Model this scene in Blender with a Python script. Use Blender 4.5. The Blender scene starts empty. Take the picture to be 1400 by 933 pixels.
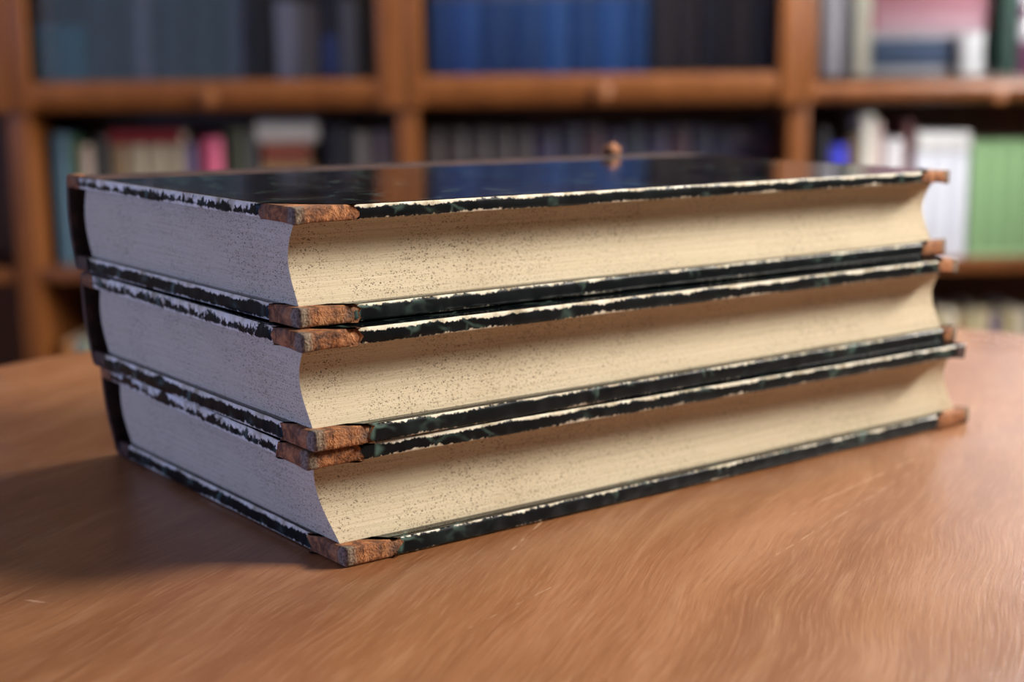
import bpy, bmesh, math, random
from mathutils import Vector, Matrix, noise
random.seed(7)
scene = bpy.context.scene
COL = scene.collection
R = math.radians

# ------------------------------------------------------------------ camera
CAM = Vector((0.04226817, -0.34919792, 0.12169088))
PITCH, ROLL, FPX = 0.17997, 0.0062, 1981.53
fwd = Vector((0, math.cos(PITCH), -math.sin(PITCH)))
rt0 = Vector((1, 0, 0)); up0 = rt0.cross(fwd)
rt = math.cos(ROLL) * rt0 + math.sin(ROLL) * up0
up = -math.sin(ROLL) * rt0 + math.cos(ROLL) * up0
cd = bpy.data.cameras.new('camera'); cam = bpy.data.objects.new('camera', cd); COL.objects.link(cam)
m = Matrix((rt, up, -fwd)).transposed().to_4x4(); m.translation = CAM
cam.matrix_world = m
cd.sensor_width = 36; cd.lens = FPX / 1400 * 36
cd.clip_start = 0.01
cd.dof.use_dof = True; cd.dof.focus_distance = 0.362; cd.dof.aperture_fstop = 8.6
cd.dof.aperture_blades = 7
scene.camera = cam

# ------------------------------------------------------------------ world, window light, exposure
world = bpy.data.worlds.new('world'); scene.world = world; world.use_nodes = True
bg = world.node_tree.nodes['Background']
bg.inputs[0].default_value = (0.55, 0.72, 1.0, 1); bg.inputs[1].default_value = 0.6
def area_light(name, loc, target, sx, sy, power, color):
    l = bpy.data.lights.new(name, 'AREA'); l.shape = 'RECTANGLE'; l.size = sx; l.size_y = sy
    l.energy = power; l.color = color
    o = bpy.data.objects.new(name, l); COL.objects.link(o); o.location = loc
    o.rotation_euler = (Vector(target) - Vector(loc)).to_track_quat('-Z', 'Y').to_euler()
    return o
# daylight entering by the window in the right-hand wall, and cooler sky light by the one behind
WR = dict(x=1.82, y0=0.02, y1=0.82, z0=0.62, z1=1.2)      # wall made thick so the reveal cuts its light on the bookcase
WS = dict(x=1.38, y0=1.27, y1=2.0, z0=0.25, z1=1.55)  # unseen window added near the bookcase to brighten its right bay
WL = dict(x=-2.62, y0=-1.5, y1=-0.6, z0=-0.15, z1=0.75)  # reveal deepened to shield the bookcase from this sky light
area_light('right_wall_light', (WR['x'] - 0.03, (WR['y0'] + WR['y1']) / 2, (WR['z0'] + WR['z1']) / 2),
           (0, (WR['y0'] + WR['y1']) / 2, (WR['z0'] + WR['z1']) / 2), WR['y1'] - WR['y0'], WR['z1'] - WR['z0'], 138, (1.0, 0.94, 0.86))
area_light('right_wall_light', (WS['x'] - 0.03, (WS['y0'] + WS['y1']) / 2, (WS['z0'] + WS['z1']) / 2),
           (0, (WS['y0'] + WS['y1']) / 2, (WS['z0'] + WS['z1']) / 2), WS['y1'] - WS['y0'], WS['z1'] - WS['z0'], 80, (1.0, 0.98, 0.97))  # added light for the right bay, falling off to the left
area_light('window_skylight', (WL['x'] + 0.03, (WL['y0'] + WL['y1']) / 2, (WL['z0'] + WL['z1']) / 2),
           (0, (WL['y0'] + WL['y1']) / 2, (WL['z0'] + WL['z1']) / 2), WL['y1'] - WL['y0'], WL['z1'] - WL['z0'], 40, (0.29, 0.42, 1.0))
vs = scene.view_settings
vs.view_transform = 'Standard'; vs.look = 'None'; vs.gamma = 1.0; vs.use_curve_mapping = False
vs.exposure = 0.45

# ------------------------------------------------------------------ material helpers
class NT:
    def __init__(s, name):
        s.mat = bpy.data.materials.new(name); s.mat.use_nodes = True
        s.t = s.mat.node_tree; s.n = s.t.nodes; s.b = s.n['Principled BSDF']; s.out = s.n['Material Output']
    def node(s, typ, ins=None, **kw):
        n = s.n.new(typ)
        for k, v in kw.items(): setattr(n, k, v)
        for k, v in (ins or {}).items(): s.set(n.inputs[k], v)
        return n
    def set(s, sock, v):
        if isinstance(v, bpy.types.NodeSocket): s.t.links.new(v, sock)
        elif isinstance(v, bpy.types.Node): s.t.links.new(v.outputs[0], sock)
        else: sock.default_value = v
    def math(s, op, a, b=0.0, c=0.0, clamp=False):
        return s.node('ShaderNodeMath', {0: a, 1: b, 2: c}, operation=op, use_clamp=clamp).outputs[0]
    def coords(s, scale=(1, 1, 1), loc=(0, 0, 0), rot=(0, 0, 0), kind='Object'):
        tc = s.node('ShaderNodeTexCoord')
        return s.node('ShaderNodeMapping', {'Vector': tc.outputs[kind], 'Scale': scale, 'Location': loc, 'Rotation': rot}).outputs[0]
    def noise(s, vec, scale=5, detail=3, rough=.5, dist=0):
        return s.node('ShaderNodeTexNoise', {'Vector': vec, 'Scale': scale, 'Detail': detail, 'Roughness': rough, 'Distortion': dist}).outputs[0]
    def ramp(s, fac, stops, interp='LINEAR'):
        n = s.node('ShaderNodeValToRGB', {0: fac}); cr = n.color_ramp; cr.interpolation = interp
        while len(cr.elements) < len(stops): cr.elements.new(.5)
        for e, (p, c) in zip(cr.elements, stops):
            e.position = p; e.color = (*c, 1) if len(c) == 3 else c
        return n.outputs[0]
    def smooth(s, v, lo, hi):
        return s.node('ShaderNodeMapRange', {0: v, 1: lo, 2: hi, 3: 0.0, 4: 1.0}, interpolation_type='SMOOTHSTEP').outputs[0]
    def mix(s, f, a, b, mode='MIX'):
        n = s.node('ShaderNodeMix', data_type='RGBA', blend_type=mode)
        s.set(n.inputs[0], f); s.set(n.inputs[6], a if not isinstance(a, tuple) else (*a, 1)[:4]); s.set(n.inputs[7], b if not isinstance(b, tuple) else (*b, 1)[:4])
        return n.outputs[2]
    def bump(s, h, strength=.3, dist=.001):
        s.set(s.b.inputs['Normal'], s.node('ShaderNodeBump', {'Height': h, 'Strength': strength, 'Distance': dist}).outputs[0])
    def fin(s, color=None, rough=None, spec=None, metal=None):
        if color is not None: s.set(s.b.inputs['Base Color'], color if not isinstance(color, tuple) else (*color, 1)[:4])
        if rough is not None: s.set(s.b.inputs['Roughness'], rough)
        if spec is not None: s.set(s.b.inputs['Specular IOR Level'], spec)
        if metal is not None: s.set(s.b.inputs['Metallic'], metal)
        return s.mat

def plain(name, col, rough=.6, var=.12, scale=30):
    t = NT(name); f = t.noise(t.coords(), scale, 3)
    a = tuple(c * (1 - var) for c in col); b = tuple(min(1, c * (1 + var)) for c in col)
    return t.fin(t.ramp(f, [(.3, a), (.7, b)]), rough)

def cloth(name, col, rough=.6, spec=.4):
    t = NT(name)
    f = t.noise(t.coords((1, 1, .25)), 25, 3); g = t.noise(t.coords(), 900, 2)
    c = t.ramp(f, [(.25, tuple(x * .8 for x in col)), (.75, tuple(min(1, x * 1.15) for x in col))])
    t.bump(g, .25, .0004)
    return t.fin(c, rough, spec)

def shelf_wood():
    t = NT('shelf_wood')
    v = t.coords((9, 9, .9)); f = t.noise(v, 6, 5, .6, .6); g = t.noise(t.coords((60, 60, 3)), 8, 3)
    c = t.ramp(f, [(.25, (.090, .027, .006)), (.55, (.155, .051, .012)), (.8, (.215, .078, .022))])
    c = t.mix(t.math('MULTIPLY', g, .3), c, (.12, .04, .012))
    return t.fin(c, .34, .5)
M_WOOD = shelf_wood()

def table_wood():
    t = NT('table_veneer')
    a = R(-21)      # grain runs about 20 degrees off the viewing axis; X of the mapped space is across the grain
    tc = t.node('ShaderNodeTexCoord')
    base = t.node('ShaderNodeVectorRotate', {'Vector': tc.outputs['Object'], 'Angle': R(21)}, rotation_type='Z_AXIS').outputs[0]
    def sc(x, y): return t.node('ShaderNodeMapping', {'Vector': base, 'Scale': (x, y, 1)}).outputs[0]
    warp = t.noise(sc(5, 3), 2.2, 2)
    wv = t.node('ShaderNodeCombineXYZ', {0: t.math('MULTIPLY', warp, .030)}).outputs[0]
    wbase = t.node('ShaderNodeVectorMath', {0: base, 1: wv}, operation='ADD').outputs[0]
    def wsc(x, y): return t.node('ShaderNodeMapping', {'Vector': wbase, 'Scale': (x, y, 1)}).outputs[0]
    broad = t.noise(wsc(34, 5), 1.0, 5, .6)
    streak = t.noise(wsc(150, 11), 1.0, 4, .6)
    fleck = t.noise(wsc(1150, 60), 1.0, 3, .65)
    c = t.ramp(broad, [(.32, (.185, .069, .024)), (.5, (.245, .100, .039)), (.68, (.31, .14, .060))])
    c = t.mix(t.math('MULTIPLY', t.smooth(streak, .52, .75), .7), c, (.345, .175, .085))
    c = t.mix(t.math('MULTIPLY', t.smooth(streak, .46, .25), .55), c, (.215, .078, .028))
    c = t.mix(t.math('MULTIPLY', t.smooth(fleck, .5, .66), .30), c, (.40, .215, .115))
    c = t.mix(t.math('MULTIPLY', t.smooth(fleck, .48, .34), .38), c, (.17, .06, .022))
    # a few long fine scratches in the varnish
    sep = t.node('ShaderNodeSeparateXYZ', {0: tc.outputs['Object']})
    tot = None
    for (x0, y0, x1, y1, wd) in SCRATCHES:
        dx, dy = x1 - x0, y1 - y0; ln = math.hypot(dx, dy); ux, uy = dx / ln, dy / ln
        px = t.math('SUBTRACT', sep.outputs[0], x0); py = t.math('SUBTRACT', sep.outputs[1], y0)
        al = t.math('ADD', t.math('MULTIPLY', px, ux), t.math('MULTIPLY', py, uy))
        ac = t.math('ABSOLUTE', t.math('SUBTRACT', t.math('MULTIPLY', px, uy), t.math('MULTIPLY', py, ux)))
        mk = t.math('MULTIPLY', t.smooth(ac, wd, wd * .3), t.math('MULTIPLY', t.math('GREATER_THAN', al, 0), t.math('LESS_THAN', al, ln)))
        tot = mk if tot is None else t.math('MAXIMUM', tot, mk)
    brk = t.smooth(t.noise(t.coords(), 160, 3), .42, .6)
    c = t.mix(t.math('MULTIPLY', t.math('MULTIPLY', tot, brk), .55), c, (.62, .42, .28))
    t.bump(t.math('ADD', t.math('MULTIPLY', streak, .6), t.math('MULTIPLY', fleck, .6)), .22, .0006)
    rg = t.node('ShaderNodeMapRange', {0: t.noise(t.coords(), 14, 4), 1: .3, 2: .7, 3: .27, 4: .39}).outputs[0]
    return t.fin(c, rg, .5)

def paper_edges():
    t = NT('speckled_page_edges')
    v = t.coords(); lines = t.noise(t.coords((18, 18, 2600)), 1, 3, .6); lines2 = t.noise(t.coords((160, 160, 5000)), 1, 2, .6)
    blot = t.noise(v, 28, 4, .55)
    c = t.ramp(lines, [(.25, (.45, .37, .25)), (.5, (.53, .445, .31)), (.75, (.58, .495, .36))])
    c = t.mix(t.math('MULTIPLY', t.smooth(blot, .48, .72), .3), c, (.40, .31, .20))
    c = t.mix(t.math('MULTIPLY', t.smooth(lines2, .42, .28), .42), c, (.32, .22, .12))
    # sprinkled colour: scattered small drops of several sizes, slightly drawn out along the leaves
    spots = None
    for sc_, rad, dens in ((1250, .25, .22), (640, .12, .40), (2200, .32, .12)):
        vv = t.node('ShaderNodeVectorMath', {0: t.coords((.8, .8, 1.15)), 1: t.node('ShaderNodeVectorMath', {0: t.node('ShaderNodeTexNoise', {'Vector': v, 'Scale': 700.0}).outputs[1], 1: (.0006, .0006, .0006)}, operation='MULTIPLY').outputs[0]}, operation='ADD').outputs[0]
        vo = t.node('ShaderNodeTexVoronoi', {'Vector': vv, 'Scale': sc_})
        rnd = t.node('ShaderNodeSeparateColor', {0: vo.outputs['Color']})
        keep = t.math('GREATER_THAN', rnd.outputs[0], dens)
        rr = t.math('MULTIPLY_ADD', rnd.outputs[1], rad, rad * .45)
        mk = t.math('MULTIPLY', keep, t.smooth(t.math('SUBTRACT', rr, vo.outputs['Distance']), 0.0, .10))
        mk = t.math('MULTIPLY', mk, t.math('MULTIPLY_ADD', rnd.outputs[2], .45, .55))
        spots = mk if spots is None else t.math('MAXIMUM', spots, mk)
    dn = t.smooth(t.noise(v, 45, 3), .30, .62)
    c = t.mix(t.math('MULTIPLY', spots, t.math('MULTIPLY_ADD', dn, .7, .25)), c, (.055, .032, .018))
    t.bump(t.math('ADD', lines, t.math('MULTIPLY', lines2, .7)), .35, .0002)
    return t.fin(c, .85, .15)

def board_paper():
    t = NT('worn_marbled_board')
    A = lambda n: t.node('ShaderNodeAttribute', attribute_name=n).outputs['Fac']
    pu, pv, wear = A('pu'), A('pv'), A('wear')
    v = t.coords()
    # black marbled paper with thin green-blue veins
    warp = t.node('ShaderNodeTexNoise', {'Vector': v, 'Scale': 60.0, 'Detail': 3.0})
    vv = t.node('ShaderNodeVectorMath', {0: v, 1: t.node('ShaderNodeVectorMath', {0: warp.outputs[1], 1: (.02, .02, .02)}, operation='MULTIPLY').outputs[0]}, operation='ADD').outputs[0]
    vo = t.node('ShaderNodeTexVoronoi', {'Vector': vv, 'Scale': 70.0}, feature='DISTANCE_TO_EDGE').outputs[0]
    vein = t.math('MULTIPLY', t.smooth(vo, .09, .0), t.smooth(t.noise(v, 90, 3), .47, .70))
    c = t.ramp(t.noise(vv, 40, 4), [(.35, (.003, .004, .005)), (.66, (.006, .008, .009)), (.9, (.016, .028, .027))])
    c = t.mix(t.math('MULTIPLY', vein, .6), c, (.11, .18, .15))
    # rubbed edges: the pale board shows along the arrises, ragged; pv is 0..1 over the thickness of the edge
    cu = t.node('ShaderNodeCombineXYZ', {0: t.math('MULTIPLY', pu, 1.0), 1: t.math('MULTIPLY', pv, .0022)}).outputs[0]
    rag = t.noise(cu, 620, 5, .75); rag2 = t.noise(cu, 95, 3, .6); rag3 = t.noise(cu, 38, 2)
    side = t.math('MULTIPLY', t.math('GREATER_THAN', pv, -.01), t.math('LESS_THAN', pv, 1.01))
    lim_t = t.math('MULTIPLY_ADD', t.math('SUBTRACT', t.math('ADD', rag, rag2), 1.0), t.math('MULTIPLY_ADD', t.smooth(wear, .38, .5), 1.6, .7), t.math('MULTIPLY_ADD', wear, .75, -.02))
    top = t.math('MULTIPLY', side, t.smooth(t.math('SUBTRACT', lim_t, t.math('SUBTRACT', 1.0, pv)), -.03, .05))
    lim_b = t.math('MULTIPLY_ADD', t.math('SUBTRACT', t.math('ADD', rag, rag3), 1.0), .9, t.math('MULTIPLY_ADD', wear, .55, -.08))
    bot = t.math('MULTIPLY', side, t.smooth(t.math('SUBTRACT', lim_b, pv), -.03, .05))
    patch = t.math('MULTIPLY', side, t.smooth(t.math('ADD', t.math('MULTIPLY', rag2, .6), t.math('MULTIPLY', rag, .4)), t.math('SUBTRACT', .72, t.math('MULTIPLY', wear, .28)), t.math('SUBTRACT', .80, t.math('MULTIPLY', wear, .28))))
    worn = t.math('MAXIMUM', t.math('MAXIMUM', top, bot), patch)
    pale = t.ramp(t.noise(cu, 260, 3), [(.3, (.36, .30, .20)), (.5, (.66, .60, .47)), (.75, (.78, .74, .63))])
    c = t.mix(worn, c, pale)
    fine = t.noise(t.coords((30, 400, 30)), 1, 3); scr = t.noise(v, 600, 3)
    t.bump(t.math('ADD', t.math('MULTIPLY', worn, -1.0), t.math('MULTIPLY', scr, .04)), .35, .0003)
    rg = t.node('ShaderNodeMapRange', {0: t.noise(v, 50, 4), 1: .3, 2: .7, 3: .05, 4: .12}).outputs[0]
    rg = t.math('ADD', t.math('MULTIPLY_ADD', side, .25, rg), t.math('MULTIPLY', worn, .5), clamp=True)
    return t.fin(c, rg, t.math('MULTIPLY_ADD', side, -.38, .5))

def tan_leather():
    t = NT('rubbed_corner_leather'); v = t.coords()
    f = t.noise(v, 260, 6, .72, .4); g = t.noise(v, 110, 4, .65); h = t.noise(v, 1500, 2)
    c = t.ramp(f, [(.30, (.03, .018, .012)), (.43, (.13, .05, .022)), (.54, (.30, .115, .042)), (.68, (.44, .19, .075)), (.82, (.50, .30, .16))])
    c = t.mix(t.math('MULTIPLY', t.smooth(g, .50, .72), .6), c, (.075, .06, .05))
    tip = t.node('ShaderNodeAttribute', attribute_name='wear').outputs['Fac']
    c = t.mix(t.smooth(t.math('ADD', tip, t.math('MULTIPLY', t.math('SUBTRACT', f, .5), 1.2)), .25, .65), c, t.ramp(h, [(.3, (.07, .05, .038)), (.7, (.27, .20, .14))]))
    t.bump(t.math('ADD', f, t.math('MULTIPLY', h, .6)), .8, .0006)
    return t.fin(c, .8, .25)

def spine_leather():
    t = NT('dark_spine_leather'); v = t.coords()
    f = t.noise(v, 160, 5, .6); h = t.noise(v, 1200, 2)
    c = t.ramp(f, [(.3, (.018, .010, .010)), (.55, (.050, .024, .020)), (.78, (.12, .055, .04))])
    t.bump(t.math('ADD', f, t.math('MULTIPLY', h, .4)), .5, .0004)
    return t.fin(c, .5, .4)

def pane_glass():
    t = NT('pane_glass')
    tr = t.node('ShaderNodeBsdfTransparent', {0: (.985, .99, .99, 1)})
    gl = t.node('ShaderNodeBsdfGlossy', {'Color': (1, 1, 1, 1), 'Roughness': .03})
    fr = t.node('ShaderNodeFresnel', {'IOR': 1.5})
    mx = t.node('ShaderNodeMixShader', {0: t.math('MULTIPLY', fr.outputs[0], 1.0, clamp=True), 1: tr.outputs[0], 2: gl.outputs[0]})
    t.t.links.new(mx.outputs[0], t.out.inputs[0])
    return t.mat

SCRATCHES = []
# ------------------------------------------------------------------ object helpers
def link(name, me, mat, parent=None):
    o = bpy.data.objects.new(name, me); COL.objects.link(o)
    if mat is not None and not me.materials: me.materials.append(mat)
    if parent is not None: o.parent = parent
    return o
def empty(name, loc=(0, 0, 0), rot=(0, 0, 0)):
    o = bpy.data.objects.new(name, None); COL.objects.link(o); o.location = loc; o.rotation_euler = rot
    o.empty_display_size = .02
    return o
def tag(o, label=None, cat=None, group=None, kind=None):
    if label: o['label'] = label
    if cat: o['category'] = cat
    if group: o['group'] = group
    if kind: o['kind'] = kind
    return o
def mesh(name, verts, faces, smooth=True, angle=40):
    me = bpy.data.meshes.new(name); me.from_pydata(verts, [], faces); me.update()
    bm = bmesh.new(); bm.from_mesh(me); bmesh.ops.recalc_face_normals(bm, faces=bm.faces); bm.to_mesh(me); bm.free()
    if smooth:
        me.polygons.foreach_set('use_smooth', [True] * len(me.polygons)); me.set_sharp_from_angle(angle=R(angle))
    return me
def box_mesh(name, x0, x1, y0, y1, z0, z1, bev=0.0, seg=2):
    bm = bmesh.new()
    bmesh.ops.create_cube(bm, size=1)
    for v in bm.verts:
        v.co = Vector((x0 if v.co.x < 0 else x1, y0 if v.co.y < 0 else y1, z0 if v.co.z < 0 else z1))
    if bev: bmesh.ops.bevel(bm, geom=bm.edges[:], offset=bev, segments=seg, affect='EDGES', profile=.6)
    me = bpy.data.meshes.new(name); bm.to_mesh(me); bm.free()
    if bev:
        me.polygons.foreach_set('use_smooth', [True] * len(me.polygons)); me.set_sharp_from_angle(angle=R(35))
    return me
def box(name, x0, x1, y0, y1, z0, z1, mat, parent=None, bev=0.0):
    return link(name, box_mesh(name, x0, x1, y0, y1, z0, z1, bev), mat, parent)
def lathe(name, prof, n=64):
    vs, fs = [], []
    for r, z in prof:
        for k in range(n):
            a = 2 * math.pi * k / n; vs.append((r * math.cos(a), r * math.sin(a), z))
    for j in range(len(prof) - 1):
        for k in range(n):
            fs.append((j * n + k, j * n + (k + 1) % n, (j + 1) * n + (k + 1) % n, (j + 1) * n + k))
    fs.append(tuple(range(n))); fs.append(tuple((len(prof) - 1) * n + k for k in range(n)))
    return mesh(name, vs, fs)

# ------------------------------------------------------------------ the room
ZF, ZC = -0.75, 1.95
XL, XR, YF, YB = -2.3, 1.34, -1.8, 2.74
M_WALL = plain('plaster', (.11, .09, .075), .9, .05, 4)
M_CEIL = plain('ceiling_paint', (.22, .21, .20), .9, .04, 4)
def floor_mat():
    t = NT('floor_boards'); f = t.noise(t.coords((1, 8, 1)), 6, 4)
    return t.fin(t.ramp(f, [(.3, (.12, .06, .03)), (.7, (.22, .12, .06))]), .45)
M_FLOOR = floor_mat()
tag(box('floor', XL - .45, XR + .56, YF - .1, YB + .1, ZF - .05, ZF, M_FLOOR), kind='structure')
tag(box('ceiling', XL - .45, XR + .56, YF - .1, YB + .1, ZC, ZC + .05, M_CEIL), kind='structure')
tag(box('wall_back', XL - .45, XR + .56, YB, YB + .1, ZF, ZC, M_WALL), kind='structure')
def holed(name, parts):
    vs, fs = [], []
    for (x0, x1, y0, y1, z0, z1) in parts:
        b = len(vs)
        vs += [(x, y, z) for x in (x0, x1) for y in (y0, y1) for z in (z0, z1)]
        fs += [tuple(b + i for i in f) for f in ((0, 1, 3, 2), (4, 6, 7, 5), (0, 4, 5, 1), (2, 3, 7, 6), (0, 2, 6, 4), (1, 5, 7, 3))]
    return tag(link(name, mesh(name, vs, fs, False), M_WALL), kind='structure')
def rpart(a, b, c, d): return (XR, XR + .56, a, b, c, d)
holed('wall_right', [rpart(YF, WR['y0'], ZF, ZC), rpart(WR['y1'], WS['y0'], ZF, ZC), rpart(WS['y1'], YB, ZF, ZC)] +
      [rpart(w_['y0'], w_['y1'], a, b) for w_ in (WR, WS) for a, b in ((ZF, w_['z0']), (w_['z1'], ZC))])
holed('wall_left', [(XL - .45, XL, YF, WL['y0'], ZF, ZC), (XL - .45, XL, WL['y1'], YB, ZF, ZC),
                    (XL - .45, XL, WL['y0'], WL['y1'], ZF, WL['z0']), (XL - .45, XL, WL['y0'], WL['y1'], WL['z1'], ZC)])
WF = dict(x0=-2.15, x1=-1.2, z0=-.1, z1=1.3)  # unseen window, added so the left door glass reflects a bluish haze
holed('wall_front', [(XL, WF['x0'], YF - .1, YF, ZF, ZC), (WF['x1'], XR, YF - .1, YF, ZF, ZC),
                     (WF['x0'], WF['x1'], YF - .1, YF, ZF, WF['z0']), (WF['x0'], WF['x1'], YF - .1, YF, WF['z1'], ZC)])
M_GLASS = pane_glass()
M_WHITE = plain('white_paint', (.75, .74, .72), .4, .03, 10)
def window(name, horiz, fixed, a0, a1, z0, z1):
    w = tag(empty(name), kind='structure')
    def bx(nm, p0, p1, q0, q1, m, t0=.03, t1=.07):
        if horiz: box(nm, p0, p1, fixed - t1, fixed - t0, q0, q1, m, w)
        else: box(nm, fixed + t0, fixed + t1, p0, p1, q0, q1, m, w)
    f = .05; mid = (a0 + a1) / 2
    bx('window_frame', a0, a0 + f, z0, z1, M_WHITE); bx('window_frame', a1 - f, a1, z0, z1, M_WHITE)
    bx('window_frame', a0, a1, z0, z0 + f, M_WHITE); bx('window_frame', a0, a1, z1 - f, z1, M_WHITE)
    bx('window_frame', mid - f / 2, mid + f / 2, z0, z1, M_WHITE)
    bx('window_pane', a0 + f, mid - f / 2, z0 + f, z1 - f, M_GLASS, .045, .05); bx('window_pane', mid + f / 2, a1 - f, z0 + f, z1 - f, M_GLASS, .045, .05)
window('window_1', False, WR['x'] - .02, WR['y0'], WR['y1'], WR['z0'], WR['z1'])
window('added_side_window', False, WS['x'] - .02, WS['y0'], WS['y1'], WS['z0'], WS['z1'])
window('added_haze_window', True, YF, WF['x0'], WF['x1'], WF['z0'], WF['z1'])
window('window_2', False, WL['x'] - .09, WL['y0'], WL['y1'], WL['z0'], WL['z1'])

# ------------------------------------------------------------------ pixel -> place helpers (for measuring positions once)
def bp(px, py, z=None, y=None):
    d = fwd + rt * ((px - 700) / FPX) - up * ((py - 466.5) / FPX)
    t = (z - CAM.z) / d.z if z is not None else (y - CAM.y) / d.y
    return CAM + d * t

# ------------------------------------------------------------------ round table
TC = Vector((.102, .080, 0)); TR = .3335
for (p, q_, wd) in (((862, 600), (700, 752), .00035), ((1250, 628), (1080, 705), .00035), ((930, 652), (1190, 600), .0003),
                    ((1255, 640), (1060, 760), .00022), ((640, 860), (760, 800), .0002), ((20, 818), (72, 826), .0006)):
    a = bp(*p, z=0) - TC; b = bp(*q_, z=0) - TC
    SCRATCHES.append((a.x, a.y, b.x, b.y, wd))
M_TABLE = table_wood()
table = tag(empty('round_table', (TC.x, TC.y, ZF)), 'round varnished wooden table carrying the stack of old books', 'table')
def ZT(z): return z - ZF
edge = [(.30, -.026)] + [(TR - .008 + .008 * math.cos(a), -.013 - .013 * math.sin(a)) for a in [R(x) for x in range(90, -91, -15)]]
top = link('table_top', lathe('table_top', [(r, z - .0001 * 0) for r, z in edge], 160), M_TABLE, table); top.location = (0, 0, ZT(0))
link('apron', lathe('apron', [(.24, ZT(-.085)), (.255, ZT(-.085)), (.255, ZT(-.0262)), (.24, ZT(-.0262))], 64), M_WOOD, table)
link('column', lathe('column', [(.05, .06), (.06, .09), (.035, .16), (.045, .35), (.055, .5), (.04, .6), (.09, ZT(-.0855))], 32), M_WOOD, table)
leg_me = None
for k in range(4):
    if leg_me is None:
        P = [(.03, .10), (.12, .10), (.22, .055), (.27, .02), (.27, 0), (.24, 0), (.18, .03), (.03, .06)]
        n = len(P); vs = [(x, -.02, z) for x, z in P] + [(x, .02, z) for x, z in P]
        fs = [tuple(range(n)), tuple(range(n, 2 * n))] + [(i, (i + 1) % n, n + (i + 1) % n, n + i) for i in range(n)]
        leg_me = mesh('foot', vs, fs, False)
    o = link('foot', leg_me, M_WOOD, table); o.rotation_euler.z = k * math.pi / 2 + .4

# ------------------------------------------------------------------ the three old books
M_BOARD, M_PAPER, M_CORNER, M_SPINE = board_paper(), paper_edges(), tan_leather(), spine_leather()
def fb(x, y, z, s, seed=0): return noise.noise(Vector((x * s + seed * 7.3, y * s - seed * 3.1, z * s + seed)))

class Board:
    def __init__(s, ax, ay, th, W, L, z0, z1):
        s.a = Vector((ax, ay)); s.th = th; s.W = W - .0035; s.L = L; s.z0 = z0; s.z1 = z1
        s.u = Vector((math.cos(th), math.sin(th))); s.w = Vector((-math.sin(th), math.cos(th)))
    def p(s, u, w): return s.a + s.u * u + s.w * w

def slab(name, B, outline, z0, z1, seed, inv, mat, parent, wearf, chip=.00022, swell=None, cap=.0016, inset=None, rag=None):
    """a thin board with softly rounded, chipped edges. outline: closed list of (u, w) board coordinates."""
    n = len(outline); th = z1 - z0
    cx = sum(p[0] for p in outline) / n; cy = sum(p[1] for p in outline) / n
    prof = [(-1, z1, 1.5), (.00045, z1, 1.02), (.00012, z1 - .08 * th, .92), (0, z1 - .25 * th, .75), (0, z0 + .5 * th, .5),
            (0, z0 + .25 * th, .25), (.00012, z0 + .08 * th, .08), (.00045, z0, -.02), (-1, z0, -.5)]
    nor = []
    for i in range(n):
        a, b = outline[i - 1], outline[(i + 1) % n]; dx, dy = b[0] - a[0], b[1] - a[1]; l = math.hypot(dx, dy) or 1
        nx, ny = -dy / l, dx / l
        if nx * (cx - outline[i][0]) + ny * (cy - outline[i][1]) < 0: nx, ny = -nx, -ny
        nor.append((nx, ny))
    vs, fs, at = [], [], []
    per = 0
    pus = []
    for i in range(n):
        if i: per += math.hypot(outline[i][0] - outline[i - 1][0], outline[i][1] - outline[i - 1][1])
        pus.append(per)
    for j, (ins, z, pv) in enumerate(prof):
        for i, (u, w) in enumerate(outline):
            d = cap if ins < 0 else ins
            k = (1 if .0 < pv < 1.1 else .4)
            if ins >= 0:
                d += k * chip * (fb(u, w, z, 700, seed) * .6 + fb(u, w, z, 180, seed) + .3)
            if inset: d += inset(u, w)
            if rag is not None and ins >= 0:
                rr = 1 + .16 * fb(0, 0, z - z0, 420, seed) + .10 * fb(.3, 0, z - z0, 1300, seed); u, w = rag + (u - rag) * rr, w * rr
            q = B.p(u + nor[i][0] * d, w + nor[i][1] * d)
            zz = z + (chip * .35 * fb(u, w, 0, 150, seed + j) if 0 < j < 8 and j not in (1, 7) else 0)
            if swell: zz += (swell(u, w) * (1 if j < 4 else 0) if B.low else -swell(u, w) * (1 if j > 4 else 0))
            c = inv @ Vector((q.x, q.y, zz)); vs.append(c); at.append((pus[i] + seed * 1.7, pv, wearf(u, w)))
    for j in range(len(prof) - 1):
        for i in range(n):
            k = (i + 1) % n; fs.append((j * n + i, j * n + k, (j + 1) * n + k, (j + 1) * n + i))
    fs.append(tuple(range(n))); fs.append(tuple(range((len(prof) - 1) * n, len(prof) * n)))
    me = mesh(name, vs, fs, True, 60)
    for idx, nm in enumerate(('pu', 'pv', 'wear')):
        a = me.attributes.new(nm, 'FLOAT', 'POINT'); a.data.foreach_set('value', [x[idx] for x in at])
    return link(name, me, mat, parent)

def rect_outline(L, W, r, step):
    pts = []
    def seg(p, q):
        l = math.hypot(q[0] - p[0], q[1] - p[1]); n = max(1, int(l / step))
        for k in range(n): pts.append((p[0] + (q[0] - p[0]) * k / n, p[1] + (q[1] - p[1]) * k / n))
    def arc(cx, cy, a0):
        for k in range(6): a = R(a0 + 90 * k / 6); pts.append((cx + r * math.cos(a), cy + r * math.sin(a)))
    seg((r, 0), (L - r, 0)); arc(L - r, r, -90); seg((L, r), (L, W - r)); arc(L - r, W - r, 0)
    seg((L - r, W), (r, W)); arc(r, W - r, 90); seg((0, W - r), (0, r)); arc(r, r, 180)
    return pts

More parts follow.
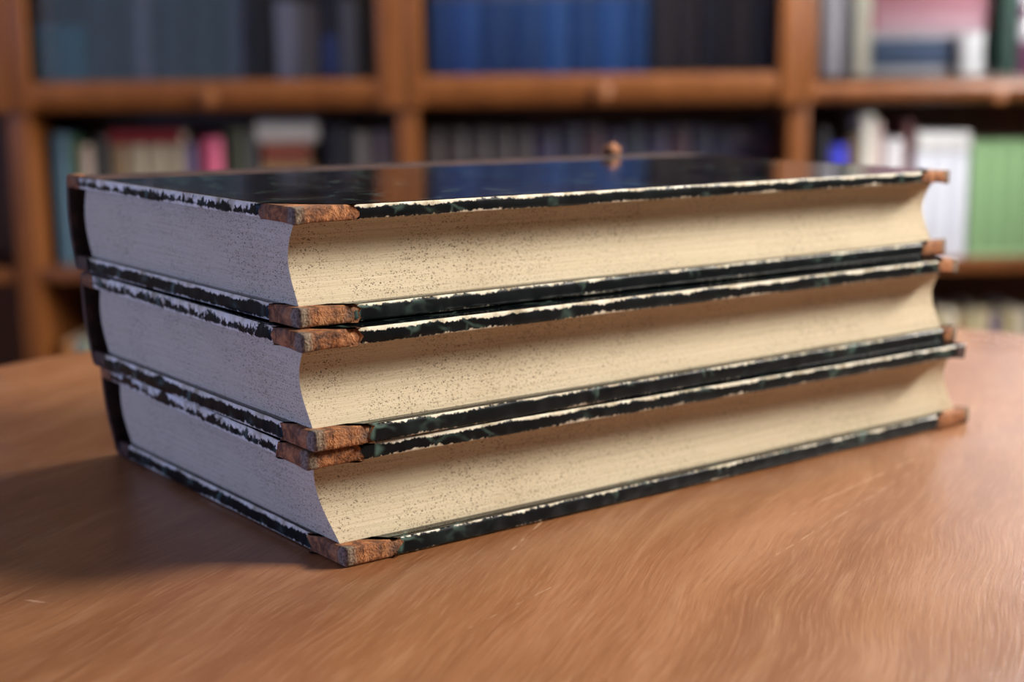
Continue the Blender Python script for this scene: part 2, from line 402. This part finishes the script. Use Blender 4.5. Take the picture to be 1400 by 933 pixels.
def corner_outline(leg_u, leg_w, r, flip, L, seed):
    """leather corner triangle at (0,0) or, flipped, at (L,0)"""
    e = .00012; pts = []
    n = 24
    for k in range(n): pts.append((r + (leg_u - r) * k / n, -e))
    h = 18
    for k in range(h):
        t = k / h; bul = .0012 * math.sin(t * math.pi) + .0006 * fb(t, seed, 0, 6)
        pts.append((leg_u + (-e - leg_u) * t - bul * .7, -e + (leg_w + e) * t - bul * .7))
    for k in range(n): pts.append((-e, leg_w + (r - leg_w) * k / n))
    for k in range(6): a = R(180 + 90 * k / 6); pts.append((r - e + r * math.cos(a), r - e + r * math.sin(a)))
    if flip: pts = [(L - u, w) for u, w in reversed(pts)]
    return pts

def old_book(label, bb, bt, seed, legs, conc=.0042):
    B, T = Board(*bb), Board(*bt); B.low, T.low = True, False
    root = tag(empty('old_book', (B.a.x, B.a.y, B.z0), (0, 0, B.th)), label, 'book', None)
    mw = Matrix.Translation((B.a.x, B.a.y, B.z0)) @ Matrix.Rotation(B.th, 4, 'Z'); inv = mw.inverted()
    for k, (X, nm) in enumerate(((B, 'cover_board'), (T, 'cover_board'))):
        def wearf(u, w, X=X, k=k):
            base = .27 if k else .10
            if u < .004: base = .50 if k else .30
            return base + .16 * fb(u, w, seed + k, 40)
        slab(nm, X, rect_outline(X.L, X.W, .0016, .0011), X.z0, X.z1, seed + k, inv, M_BOARD, root, wearf,
             inset=lambda u, w, X=X, k=k: .0007 * max(u + w < .93 * legs[k * 2][0], (X.L - u) + w < .93 * legs[k * 2 + 1][0]))
        for j, flip in enumerate((False, True)):
            lu, lw = legs[k * 2 + j]
            tipu = X.L if flip else 0
            amp = .0004 if not flip else .0009
            def swell(u, w, tipu=tipu, amp=amp):
                d = math.hypot(u - tipu, w); return amp * max(0, 1 - d / .006)
            z0 = X.z0 - .0001; z1 = X.z1 + .0001
            slab('corner_leather', X, corner_outline(lu, lw, .0014, flip, X.L, seed + k + j * 3), z0, z1, seed * 3 + k * 2 + j + 11, inv, M_SPINE if (flip and k and seed == 1) else M_CORNER, root, lambda u, w, tipu=tipu: max(0, 1 - math.hypot(u - tipu, w) / .0055), .00028, swell, .0012, None, tipu)
    za, zb = B.z0, T.z1
    def pos(u, w_rel_spine, z, s_u=None):
        f = (z - B.z0) / (T.z1 - B.z0)
        pb = B.p(u * B.L, B.W + w_rel_spine); pt = T.p(u * T.L, T.W + w_rel_spine)
        p = pb.lerp(pt, f); return inv @ Vector((p.x, p.y, z))
    # text block: concave fore-edge, rounded back
    z0, z1 = B.z1 - .0001, T.z0 + .0001
    rows = 64; sq_u, sq_w = .0030, .0048
    def blk(f, t, side):
        z = z0 + (z1 - z0) * f
        hf = (z - B.z0) / (T.z1 - B.z0)
        c = math.sin(math.pi * min(1, max(0, f ** 1.15)))
        wf = sq_w + conc * c; ws = .0045 - .0032 * math.sin(math.pi * f)
        def at(X):
            if side == 0: u, w = sq_u + (X.L - 2 * sq_u) * t, wf
            elif side == 1: u, w = X.L - sq_u, wf + (X.W - ws - wf) * t
            elif side == 2: u, w = X.L - sq_u - (X.L - 2 * sq_u) * t, X.W - ws
            else: u, w = sq_u, X.W - ws + (wf - X.W + ws) * t
            return u, w
        pb = B.p(*at(B)); pt = T.p(*at(T)); p = pb.lerp(pt, hf)
        u, w = at(B)
        jit = .00010 * fb(u * .12, w * .12, f * 3.0, 90, seed) + .00007 * fb(u * .3, w * .3, f * 9, 100, seed + 5)
        nv = (-B.w, B.u, B.w, -B.u)[side]
        p = p + nv * jit
        return inv @ Vector((p.x, p.y, z))
    cnt = (120, 40, 24, 48); vs, fs = [], []
    for r_ in range(rows + 1):
        for sd in range(4):
            for k in range(cnt[sd]): vs.append(blk(r_ / rows, k / cnt[sd], sd))
    n = sum(cnt)
    for r_ in range(rows):
        for i in range(n): fs.append((r_ * n + i, r_ * n + (i + 1) % n, (r_ + 1) * n + (i + 1) % n, (r_ + 1) * n + i))
    fs.append(tuple(range(n))); fs.append(tuple(range(rows * n, rows * n + n)))
    link('page_block', mesh('page_block', vs, fs, True, 50), M_PAPER, root)
    # leather spine: wraps from board to board, rounded back
    out = [(-.020, zb + .00005), (-.012, zb + .0001), (-.0045, zb + .0001), (-.0030, zb - .0004), (-.0012, zb + .0001), (.0010, zb + .0000), (.0026, zb - .0007)]
    inn = [(-.020, zb - .0002), (-.012, zb - .0002), (-.0045, zb - .0004), (-.0030, zb - .0012), (-.0012, zb - .0014), (.0000, zb - .0016), (.0010, zb - .0022)]
    na = 12
    for k in range(1, na):
        f = k / na; s_ = math.sin(math.pi * f); z = zb - .0007 + (za + .0007 - zb + .0007) * f
        out.append((.0026 + .0022 * s_, z)); zi = zb - .0022 + (za + .0022 - zb + .0022) * f; inn.append((.0010 + .0018 * s_, zi))
    out += [(s_, za + (zb - z)) for s_, z in reversed(out[:7])]; inn += [(s_, za + (zb - z)) for s_, z in reversed(inn[:7])]
    if bb[5] < .002: out = [(s_, max(z, .0001)) for s_, z in out]
    loop = out + inn[::-1]; m_ = len(loop); nu = 60; vs, fs = [], []
    for iu in range(nu + 1):
        u = iu / nu
        for k, (s_, z) in enumerate(loop):
            j = .00018 * fb(u * .26, s_, z, 130, seed + 20)
            vs.append(pos(u * 1.0012 - .0006, s_ + j, z + (j * .2 if za > .002 else 0)))
    for iu in range(nu):
        for k in range(m_): fs.append((iu * m_ + k, iu * m_ + (k + 1) % m_, (iu + 1) * m_ + (k + 1) % m_, (iu + 1) * m_ + k))
    no = len(out)
    for e in (0, nu):
        for k in range(no - 1):
            a, b = e * m_ + k, e * m_ + k + 1; c, d = e * m_ + m_ - 2 - k, e * m_ + m_ - 1 - k
            fs.append((a, b, c, d))
    link('spine', mesh('spine', vs, fs, True, 55), M_SPINE, root)
    # worn tan leather turned over the spine ends (head cap on the board edge)
    for X, k in ((B, 0), (T, 1)):
        ol = [(-.0003, X.W - .007), (-.0003, X.W + .0018), (.003, X.W + .0018), (.004, X.W - .002), (.003, X.W - .007)]
        pts = []
        for i in range(len(ol)):
            a, b = ol[i], ol[(i + 1) % len(ol)]
            for q in range(8): pts.append((a[0] + (b[0] - a[0]) * q / 8, a[1] + (b[1] - a[1]) * q / 8))
        slab('spine_cap', X, pts, X.z0 - (.00005 if X.z0 > .002 else 0), X.z1 + (.0004 if X.z1 > .09 else .00008), seed * 5 + k + 40, inv, M_CORNER if k else M_SPINE, root, lambda u, w: 0, .0003, None, .0008)
    return root, inv, B, T

Z0 = .0004
b3 = old_book('lowest old book of the stack, lying flat on the round table', (.0008, -.0018, .6662, .1418, .2635, Z0, Z0 + .0045), (-.0077, -.0062, .6359, .1377, .2595, .0269, .0311), 1,
              ((.016, .017), (.020, .016), (.015, .015), (.006, .010)), .0036)
b2 = old_book('middle old book of the stack, between two other worn black volumes', (-.0057, -.0072, .6639, .1379, .2598, .0315, .0361), (-.0079, -.0097, .6562, .1402, .2581, .0569, .0611), 2,
              ((.017, .016), (.008, .010), (.016, .014), (.012, .012)))
b1 = old_book('topmost old book of the stack, its glossy black marbled cover facing up', (-.0093, -.0040, .6724, .1388, .2615, .0616, .0660), (-.0099, -.0050, .6697, .1414, .2606, .0871, .0908), 3,
              ((.017, .014), (.014, .012), (.0185, .017), (.016, .014)))
# curl of torn leather standing up on the spine edge of the topmost book
root1, inv1, B1, T1 = b1
bm = bmesh.new(); bmesh.ops.create_icosphere(bm, subdivisions=4, radius=1)
for v in bm.verts:
    d = v.co.copy(); k = 1 + .30 * noise.noise(d * 1.6 + Vector((4, 1, 2))) + .12 * noise.noise(d * 5)
    fl = 1 + (.5 * max(0, -d.z) if d.x > 0 else 0)
    q = T1.p(T1.L * .862 + d.x * k * .0042 * fl, T1.W - .002 + d.y * k * .0024)
    v.co = inv1 @ Vector((q.x, q.y, T1.z1 + .0020 + d.z * k * .0030))
me = bpy.data.meshes.new('leather_curl'); bm.to_mesh(me); bm.free(); me.polygons.foreach_set('use_smooth', [True] * len(me.polygons))
o = link('leather_curl', me, M_CORNER, root1); o['label'] = 'torn tan leather curl on the spine edge'

# ------------------------------------------------------------------ bookcase behind
YC = 2.35; TILT = .0175
ex = Vector((math.cos(TILT), 0, math.sin(TILT))); ez = Vector((-math.sin(TILT), 0, math.cos(TILT)))
OR = Vector((0, YC, 0))
def lx(px, py=150, dy=0): return (bp(px, py, y=YC + dy) - OR).dot(ex)
def lz(px, py, dy=0): return (bp(px, py, y=YC + dy) - OR).dot(ez)
ROT = (0, -TILT, 0)
def place(x, y, z): return OR + ex * x + Vector((0, y, 0)) + ez * z
S1 = lz(700, 110); S2 = lz(700, 361); S3 = lz(700, 361) - (lz(700, 110) - lz(700, 361)); S0 = S1 + (S1 - S2)
TOPZ = S0 + .30; BOTZ = S3 - .02
TH = .026; DEP = .30
posts = [lx(-514), lx(22), lx(556), lx(1092), lx(1628)]; PW = .019
case = tag(empty('bookcase', place(0, 0, 0), ROT), 'tall brown wooden bookcase with glass doors behind the table', 'bookcase')
for p in posts: box('upright', p - PW, p + PW, .0, DEP, BOTZ - .2, TOPZ, M_WOOD, case, .002)
for s in (S3, S2, S1, S0, TOPZ):
    for a, b in zip(posts[:-1], posts[1:]): box('shelf', a + PW + .0002, b - PW - .0002, .006, DEP, s - TH, s, M_WOOD, case, .0015)
box('back_panel', posts[0] - PW, posts[-1] + PW, DEP + .0005, DEP + .010, BOTZ - .2, TOPZ, M_WOOD, case)
for a, b in zip(posts[:-1], posts[1:]): box('plinth', a + PW + .0002, b - PW - .0002, .012, .03, BOTZ - .2, S3 - TH - .001, M_WOOD, case)
zlo = lz(700, 146); zhi = S0 - .035; zrail = lz(700, 105)
stl = .040
def door(a, b, rail_top, knob=True, lw=stl, rw=stl):
    d = box('door', a, a + lw, -.022, -.001, zlo, zhi, M_WOOD, case, .003)
    box('door_stile', b - rw, b, -.022, -.001, zlo, zhi, M_WOOD, d, .003)
    h = rail_top - zlo; pr = [(-.0015, 1), (-.010, 1), (-.016, .95), (-.0205, .8), (-.021, .6), (-.018, .35), (-.011, .1), (-.0015, 0)]
    n = len(pr); xs = (a + lw + .0002, b - rw - .0002)
    link('door_rail', mesh('door_rail', [(x, y, zlo + h * f) for x in xs for y, f in pr], [tuple(range(n)), tuple(range(n, 2 * n))] + [(i, (i + 1) % n, n + (i + 1) % n, n + i) for i in range(n)]), M_WOOD, d)
    box('door_rail', a + lw + .0002, b - rw - .0002, -.021, -.0015, zhi - .045, zhi, M_WOOD, d, .003)
    box('glass_pane', a + lw + .0003, b - rw - .0003, -.012, -.009, rail_top + .0003, zhi - .0453, M_GLASS, d)
    k = link('knob', lathe('knob', [(.012, 0), (.012, .002), (.015, .003), (.0165, .005), (.0165, .006), (.012, .008), (.004, .0085)], 24), M_KNOB, d)
    k.location = ((a + b) / 2, -.0212, (zlo + rail_top) / 2 - .004); k.rotation_euler = (R(90), 0, 0)
M_KNOB = plain('knob_wood', (.175, .060, .015), .4)
door(posts[0] + .001, posts[1] - .001, zrail)
door(posts[1] + .001, posts[2] - .001, zrail, lw=lx(47) - posts[1], rw=posts[2] - lx(519))
door(posts[2] + .001, posts[3] - .004, zrail + .004, lw=lx(579) - posts[2], rw=posts[3] - lx(1061) - .004)
door(posts[3] - .003, posts[4] - .001, lz(1250, 112), lw=lx(1113) - posts[3], rw=.034)

# ------------------------------------------------------------------ shelf books
M_PAGES = plain('plain_pages', (.62, .56, .45), .9, .1, 60)
mats = {}
def cmat(col, rough=.6):
    k = (col, rough)
    if k not in mats: mats[k] = cloth('book_cloth', col, rough)
    return mats[k]
cache = {}
def book_meshes(w, h, d):
    """standing book, spine towards -Y: cover (rounded spine and two boards) and page block"""
    key = (round(w, 3), round(h, 3), round(d, 3))
    if key in cache: return cache[key]
    t = min(.0035, w * .14); hw = w / 2
    out = [(-hw, d), (-hw, .012), (-hw + .001, .007), (-hw, .003)]
    for k in range(1, 6): a = math.pi * k / 6; out.append((-hw * math.cos(a), .003 - .0 - min(.006, w * .2) * math.sin(a)))
    out += [(hw, .003), (hw - .001, .007), (hw, .012), (hw, d)]
    inn = [(x * (hw - t) / hw, max(y, .003) if abs(x) < hw * .99 else y) for x, y in out]
    inn = [(max(-hw + t, min(hw - t, x)), (y + t if 3 < i < len(out) - 4 else y)) for i, (x, y) in enumerate(inn)]
    loop = out + inn[::-1]; n = len(loop); no = len(out)
    vs = [(x, y, 0) for x, y in loop] + [(x, y, h) for x, y in loop]
    fs = [(i, (i + 1) % n, n + (i + 1) % n, n + i) for i in range(n)]
    for b in (0, n):
        for k in range(no - 1): fs.append((b + k, b + k + 1, b + n - 2 - k, b + n - 1 - k))
    cov = mesh('cover', vs, fs, True, 40)
    pg = box_mesh('pages', -hw + t + .0001, hw - t - .0001, .0085, d - .004, .003, h - .003)
    cache[key] = (cov, pg); return cache[key]
def shelf_book(x0, x1, h, z, col, label, group=None, y=.035, d=.17, band=None, rough=.55, lying=False, wlie=.0):
    """x0..x1 and z in bookcase coordinates; lying books have their spine towards the room"""
    if not lying:
        w = x1 - x0 - .0012
        r = tag(empty('shelf_book', place((x0 + x1) / 2, y + .006, z + .0003), ROT), label, 'book', group)
        cov, pg = book_meshes(w, h, d)
    else:                       # turned on its side: thickness h, length along the shelf x1-x0
        w = h; L_ = x1 - x0
        r = tag(empty('shelf_book', place(x0, y + .006, z + .0003 + h / 2), ROT), label, 'book', group)
        cov, pg = book_meshes(w, L_, d)
    m = cmat(col, rough)
    parts = []
    for nm, me, mm in (('cover', cov, m), ('pages', pg, M_PAGES)):
        me2 = me.copy() if (me.materials and me.materials[0] != mm) else me
        o = link(nm, me2, mm, r); parts.append(o)
    for (b0, b1, bc) in (band or []):
        hh = h if not lying else x1 - x0; hw = w / 2; e = .0004
        pts = [(-hw - e, .0028)] + [((-hw - e) * math.cos(math.pi * k / 6), .003 - (min(.006, w * .2) + e) * math.sin(math.pi * k / 6)) for k in range(1, 6)] + [(hw + e, .0028)]
        n = len(pts); inner = [(x * .96, yy + .0006) for x, yy in pts]
        lp = pts + inner[::-1]; q = len(lp)
        v_ = [(x, yy, hh * b0) for x, yy in lp] + [(x, yy, hh * b1) for x, yy in lp]
        f_ = [(i, (i + 1) % q, q + (i + 1) % q, q + i) for i in range(q)] + [(b + k, b + k + 1, b + q - 2 - k, b + q - 1 - k) for b in (0, q) for k in range(n - 1)]
        o = link('spine_label', mesh('spine_label', v_, f_), cmat(bc), r); parts.append(o)
    if lying:
        r.rotation_euler = ROT
        for o in parts: o.rotation_euler = (0, R(90), 0)
    return r
DY = .05
ORD = ('first', 'second', 'third', 'fourth', 'fifth', 'sixth', 'seventh', 'eighth', 'ninth', 'tenth')
def X(px): return lx(px, 150, DY)
def H(px, py, s): return lz(px, py, DY) - s
def stand(px0, px1, ptop, s, col, label, group=None, **kw):
    h = ptop if ptop < 1 and ptop > 0 and isinstance(ptop, float) else H((px0 + px1) / 2, ptop, s)
    kw.setdefault('y', .012 if s == S1 else .035)
    return shelf_book(X(px0), X(px1), h, s, col, label, group, **kw)

DK = (.012, .02, .026)
# upper shelf, left bay (behind its glass door)
for i, (a, b) in enumerate(((53, 91), (92, 131))):
    stand(a, b, 36, S1, (.03, .26, .31), ('short dark teal book against the door stile', 'short dark teal book against the tall blue-black books')[i], 'pair of short teal books')
g = 'tall dark volumes behind the glass'
for i, (a, b, c) in enumerate(((133, 178, (.014, .024, .040)), (179, 226, (.012, .018, .024)), (227, 272, (.018, .030, .046)))):
    stand(a, b, .24, S1, c, ORD[i] + ' tall blue-black book counted from the short teal books', g)
for i, (a, b, c) in enumerate(((274, 311, (.014, .026, .026)), (312, 347, (.016, .030, .030)), (348, 381, (.022, .034, .034)))):
    stand(a, b, .25, S1, c, ORD[2 - i] + ' tall green-black book counted from the white paperback behind glass', g)
stand(384, 417, 2, S1, (.85, .85, .83), 'white paperback behind glass at the edge of the green-black books')
stand(418, 441, 4, S1, (.42, .38, .30), 'beige book leaning beside the white paperback behind glass')
stand(446, 469, .235, S1, (.03, .04, .07), 'navy book with a blue lower spine beside the beige book', band=[(.05, .36, (.10, .19, .50)), (.75, .9, (.4, .4, .4))])
stand(470, 496, 0, S1, (.40, .40, .37), 'pale grey book behind glass beside the door stile')
# upper shelf, middle bay
bx = (588, 621, 659, 700, 741, 777, 816, 854, 885)
for i in range(8):
    v = 1 + .28 * math.sin(i * 2.3)
    stand(bx[i], bx[i + 1], .243, S1, (.065 * v, .21 * v, .58 * v), ORD[7 - i] + ' bright blue cloth volume counted from the charcoal volumes', 'set of blue volumes',
          band=[(.60, .70, (.22, .25, .42))])
kx = (889, 923, 953, 986, 1020, 1055)
for i in range(5):
    c = (.115, .100, .105) if i < 2 else (.080, .080, .11)
    stand(kx[i], kx[i + 1], .24, S1, c, ORD[i] + ' charcoal volume counted from the bright blue volumes', 'set of charcoal volumes')
# upper shelf, right bay
stand(1116, 1143, .22, S1, (.82, .80, .88), 'white-lilac book at the left end of the bay with the lying books')
stand(1144, 1154, .20, S1, (.22, .22, .27), 'thin slate grey book squeezed between white and cream books')
stand(1156, 1182, .23, S1, (.85, .81, .66), 'cream book standing left of the lying stack of books')
st = [(108, 96, (.50, .50, .54), 'thin pale grey book at the bottom of the lying stack'), (96, 60, (.045, .085, .17), 'dark blue book lying second from bottom in the stack'),
      (60, 49, (.55, .52, .56), 'thin off-white book lying on the dark blue book'), (49, 26, (.42, .10, .12), 'rose red book lying on a thin white book'),
      (26, 3, (.50, .22, .27), 'pink book lying above the rose red book'), (3, -22, (.30, .035, .06), 'crimson book on top of the lying stack')]
z = S1
for i, (a, b, c, lab) in enumerate(st):
    h = (a - b) * .001365; x0 = X(1187 + (i * 5) % 3 * 2); x1 = X(1349 - (i * 7) % 4 * 3)
    shelf_book(x0, x1, h, z, c, lab, 'books lying in a stack on the upper shelf', lying=True, d=.15, y=.046, band=[(.04, .96, (.60, .36, .42))] if i == 3 else None)
    z += h + .0004
stand(1303, 1334, 47, S1, (.88, .88, .9), 'white booklet standing in front of the lying stack', y=.012, d=.026)
stand(1353, 1379, .22, S1, (.012, .05, .035), 'dark green book right of the lying stack')
stand(1381, 1406, .20, S1, (.16, .03, .10), 'plum book with white spine patches beside the dark green book', band=[(.3, .5, (.75, .7, .75)), (.62, .82, (.68, .6, .7))])
stand(1408, 1440, .22, S1, (.06, .09, .16), 'navy blue book right of the plum book')
# middle shelf, left bay
stand(58, 83, 184, S2, (.045, .095, .14), 'slate blue book at the left end of the middle shelf', y=.07)
stand(84, 95, 190, S2, (.03, .085, .035), 'thin green book next to the slate blue book', y=.07)
stand(97, 116, 200, S2, (.32, .25, .21), 'pinkish cream book next to the thin green book', y=.07)
stand(118, 138, 188, S2, (.02, .02, .02), 'black book left of the dark red lying book', y=.07)
for (a, b, c, lab) in ((140, 164, (.17, .11, .06), 'tan short book beneath the dark red lying book'), (165, 190, (.26, .22, .16), 'cream short book beneath the dark red lying book'),
                       (191, 216, (.11, .11, .11), 'dark grey short book beneath the dark red lying book'), (217, 242, (.33, .33, .31), 'pale grey short book beneath the dark red lying book')):
    shelf_book(X(a), X(b), .225, S2, c, lab, y=.075)
shelf_book(X(140), X(241), .027, S2 + .2257, (.13, .008, .012), 'dark red book lying across four short books', lying=True, d=.16, y=.075)
stand(245, 258, 198, S2, (.14, .10, .20), 'thin purple book left of the pink book', y=.07)
stand(267, 297, 190, S2, (.48, .09, .17), 'pink book on the middle shelf', y=.07)
stand(299, 329, 176, S2, (.025, .028, .014), 'olive black book right of the pink book', y=.07)
stand(330, 344, 178, S2, (.05, .05, .055), 'thin charcoal book right of the olive black book', y=.07)
z = S2
for (h, c, lab, a, b) in ((.150, (.02, .03, .025), 'dark green box file lying under three books', 350, 430), (.036, (.22, .14, .07), 'tan book lying on the dark green box file', 352, 424),
                          (.040, (.17, .045, .028), 'rust red book lying under a white box', 354, 418), (.044, (.40, .39, .385), 'white box lying on top of the rust red book', 346, 431)):
    shelf_book(X(a), X(b), h, z, c, lab, lying=True, d=.15, y=.07); z += h + .0006
stand(439, 478, 172, S2, (.014, .016, .024), 'thick black book right of the white box', y=.07)
stand(481, 508, 182, S2, (.32, .31, .29), 'off-white book right of the thick black book', y=.07)
stand(509, 536, 180, S2, (.36, .33, .31), 'pale pinkish grey book against the wooden upright', y=.07)
# middle shelf, middle bay
px = 577; i = 0
nn = mm_ = 0
while px < 1055:
    w = 26 + (i * 7) % 9
    if px < 720: c, t_, lab = (.026, .021, .022), 178, ORD[i] + ' dull brown-black volume counted from the upright beside the off-white books'
    elif i % 4 == 3: c, t_, lab = (.022, .009, .014), 172, ORD[mm_] + ' dark maroon volume counted from the brown-black volumes'; mm_ += 1
    else: c, t_, lab = (.009 + .003 * (i % 3), .009 + .003 * (i % 2), .019 + .005 * (i % 3)), 173 + (i % 3) * 3, ORD[nn] + ' black-navy volume counted from the brown-black volumes'; nn += 1
    stand(px, min(px + w, 1068), t_, S2, c, lab, 'dark volumes on the middle shelf', y=.085, band=[(.78, .88, tuple(min(1, v * 2.0) for v in c))])
    px += w + 1; i += 1
# middle shelf, right bay
stand(1120, 1133, 176, S2, (.012, .012, .014), 'thin black book next to the royal blue one')
stand(1134, 1158, 199, S2, (.025, .03, .40), 'short royal blue book between thin dark books')
stand(1160, 1173, 186, S2, (.10, .06, .02), 'thin brown book right of the royal blue book')
stand(1175, 1196, 156, S2, (.46, .435, .37), 'tall cream grey book beside the royal blue and brown books')
stand(1197, 1206, 168, S2, (.55, .40, .36), 'thin pale pink book beside the tall cream grey book')
stand(1207, 1235, 190, S2, (.48, .46, .46), 'white book left of the maroon book')
stand(1236, 1249, 166, S2, (.09, .025, .025), 'thin maroon book between two white books')
for i in range(3): shelf_book(X(1250 + 25 * i), X(1275 + 25 * i), .196, S2, (.54, .55, .59), ORD[2 - i] + ' thick white volume counted from the sage green volumes', 'three white volumes')
shelf_book(X(1255), X(1326), .036, S2 + .1968, (.50, .49, .47), 'light grey book lying on the three white volumes', lying=True, d=.15)
for i in range(4): shelf_book(X(1328 + 24 * i), X(1352 + 24 * i), .216, S2, (.185, .31, .14), ORD[i] + ' sage green volume counted from the thick white volumes', 'row of sage green volumes', band=[(.02, .04, (.35, .5, .28))])
# lower shelf
cs = ((.58, .47, .28), (.46, .38, .18), (.68, .60, .44), (.38, .26, .12), (.54, .48, .27))
px = 1262; i = 0; seen = {}
names = ('tan', 'olive', 'cream', 'brown', 'khaki')
while px < 1410:
    w = 13 + (i * 5) % 6; nm = names[i % 5]; k = seen.get(nm, 0); seen[nm] = k + 1
    shelf_book(X(px), X(px + w), .226 + .005 * (i % 3), S3, cs[i % 5], '%s narrow %s volume on the lower shelf, counted towards the right-hand wall' % (ORD[k], nm), 'old volumes on the lower shelf', y=.010, band=[(.55, .68, (.2, .11, .05))])
    px += w + 1; i += 1
for (a, b, c, lab) in ((62, 80, (.30, .12, .03), 'orange brown book on the lower shelf at the left upright'), (81, 98, (.13, .19, .20), 'grey teal book on the lower shelf beside the orange one'),
                       (99, 112, (.30, .30, .14), 'olive book on the lower shelf beside the grey teal one')):
    shelf_book(X(a), X(b), .19, S3, c, lab)

# pale binders one shelf higher in the right bay: unseen, added only to reflect as sheen in the table
for i in range(9):
    shelf_book(X(1125 + 52 * i), X(1174 + 52 * i), .27, S0, (.52, .51, .52), ORD[i] + ' added unseen white binder above the lying stack, counted towards the right-hand wall', 'binders added to reflect in the table', y=.02, d=.22)
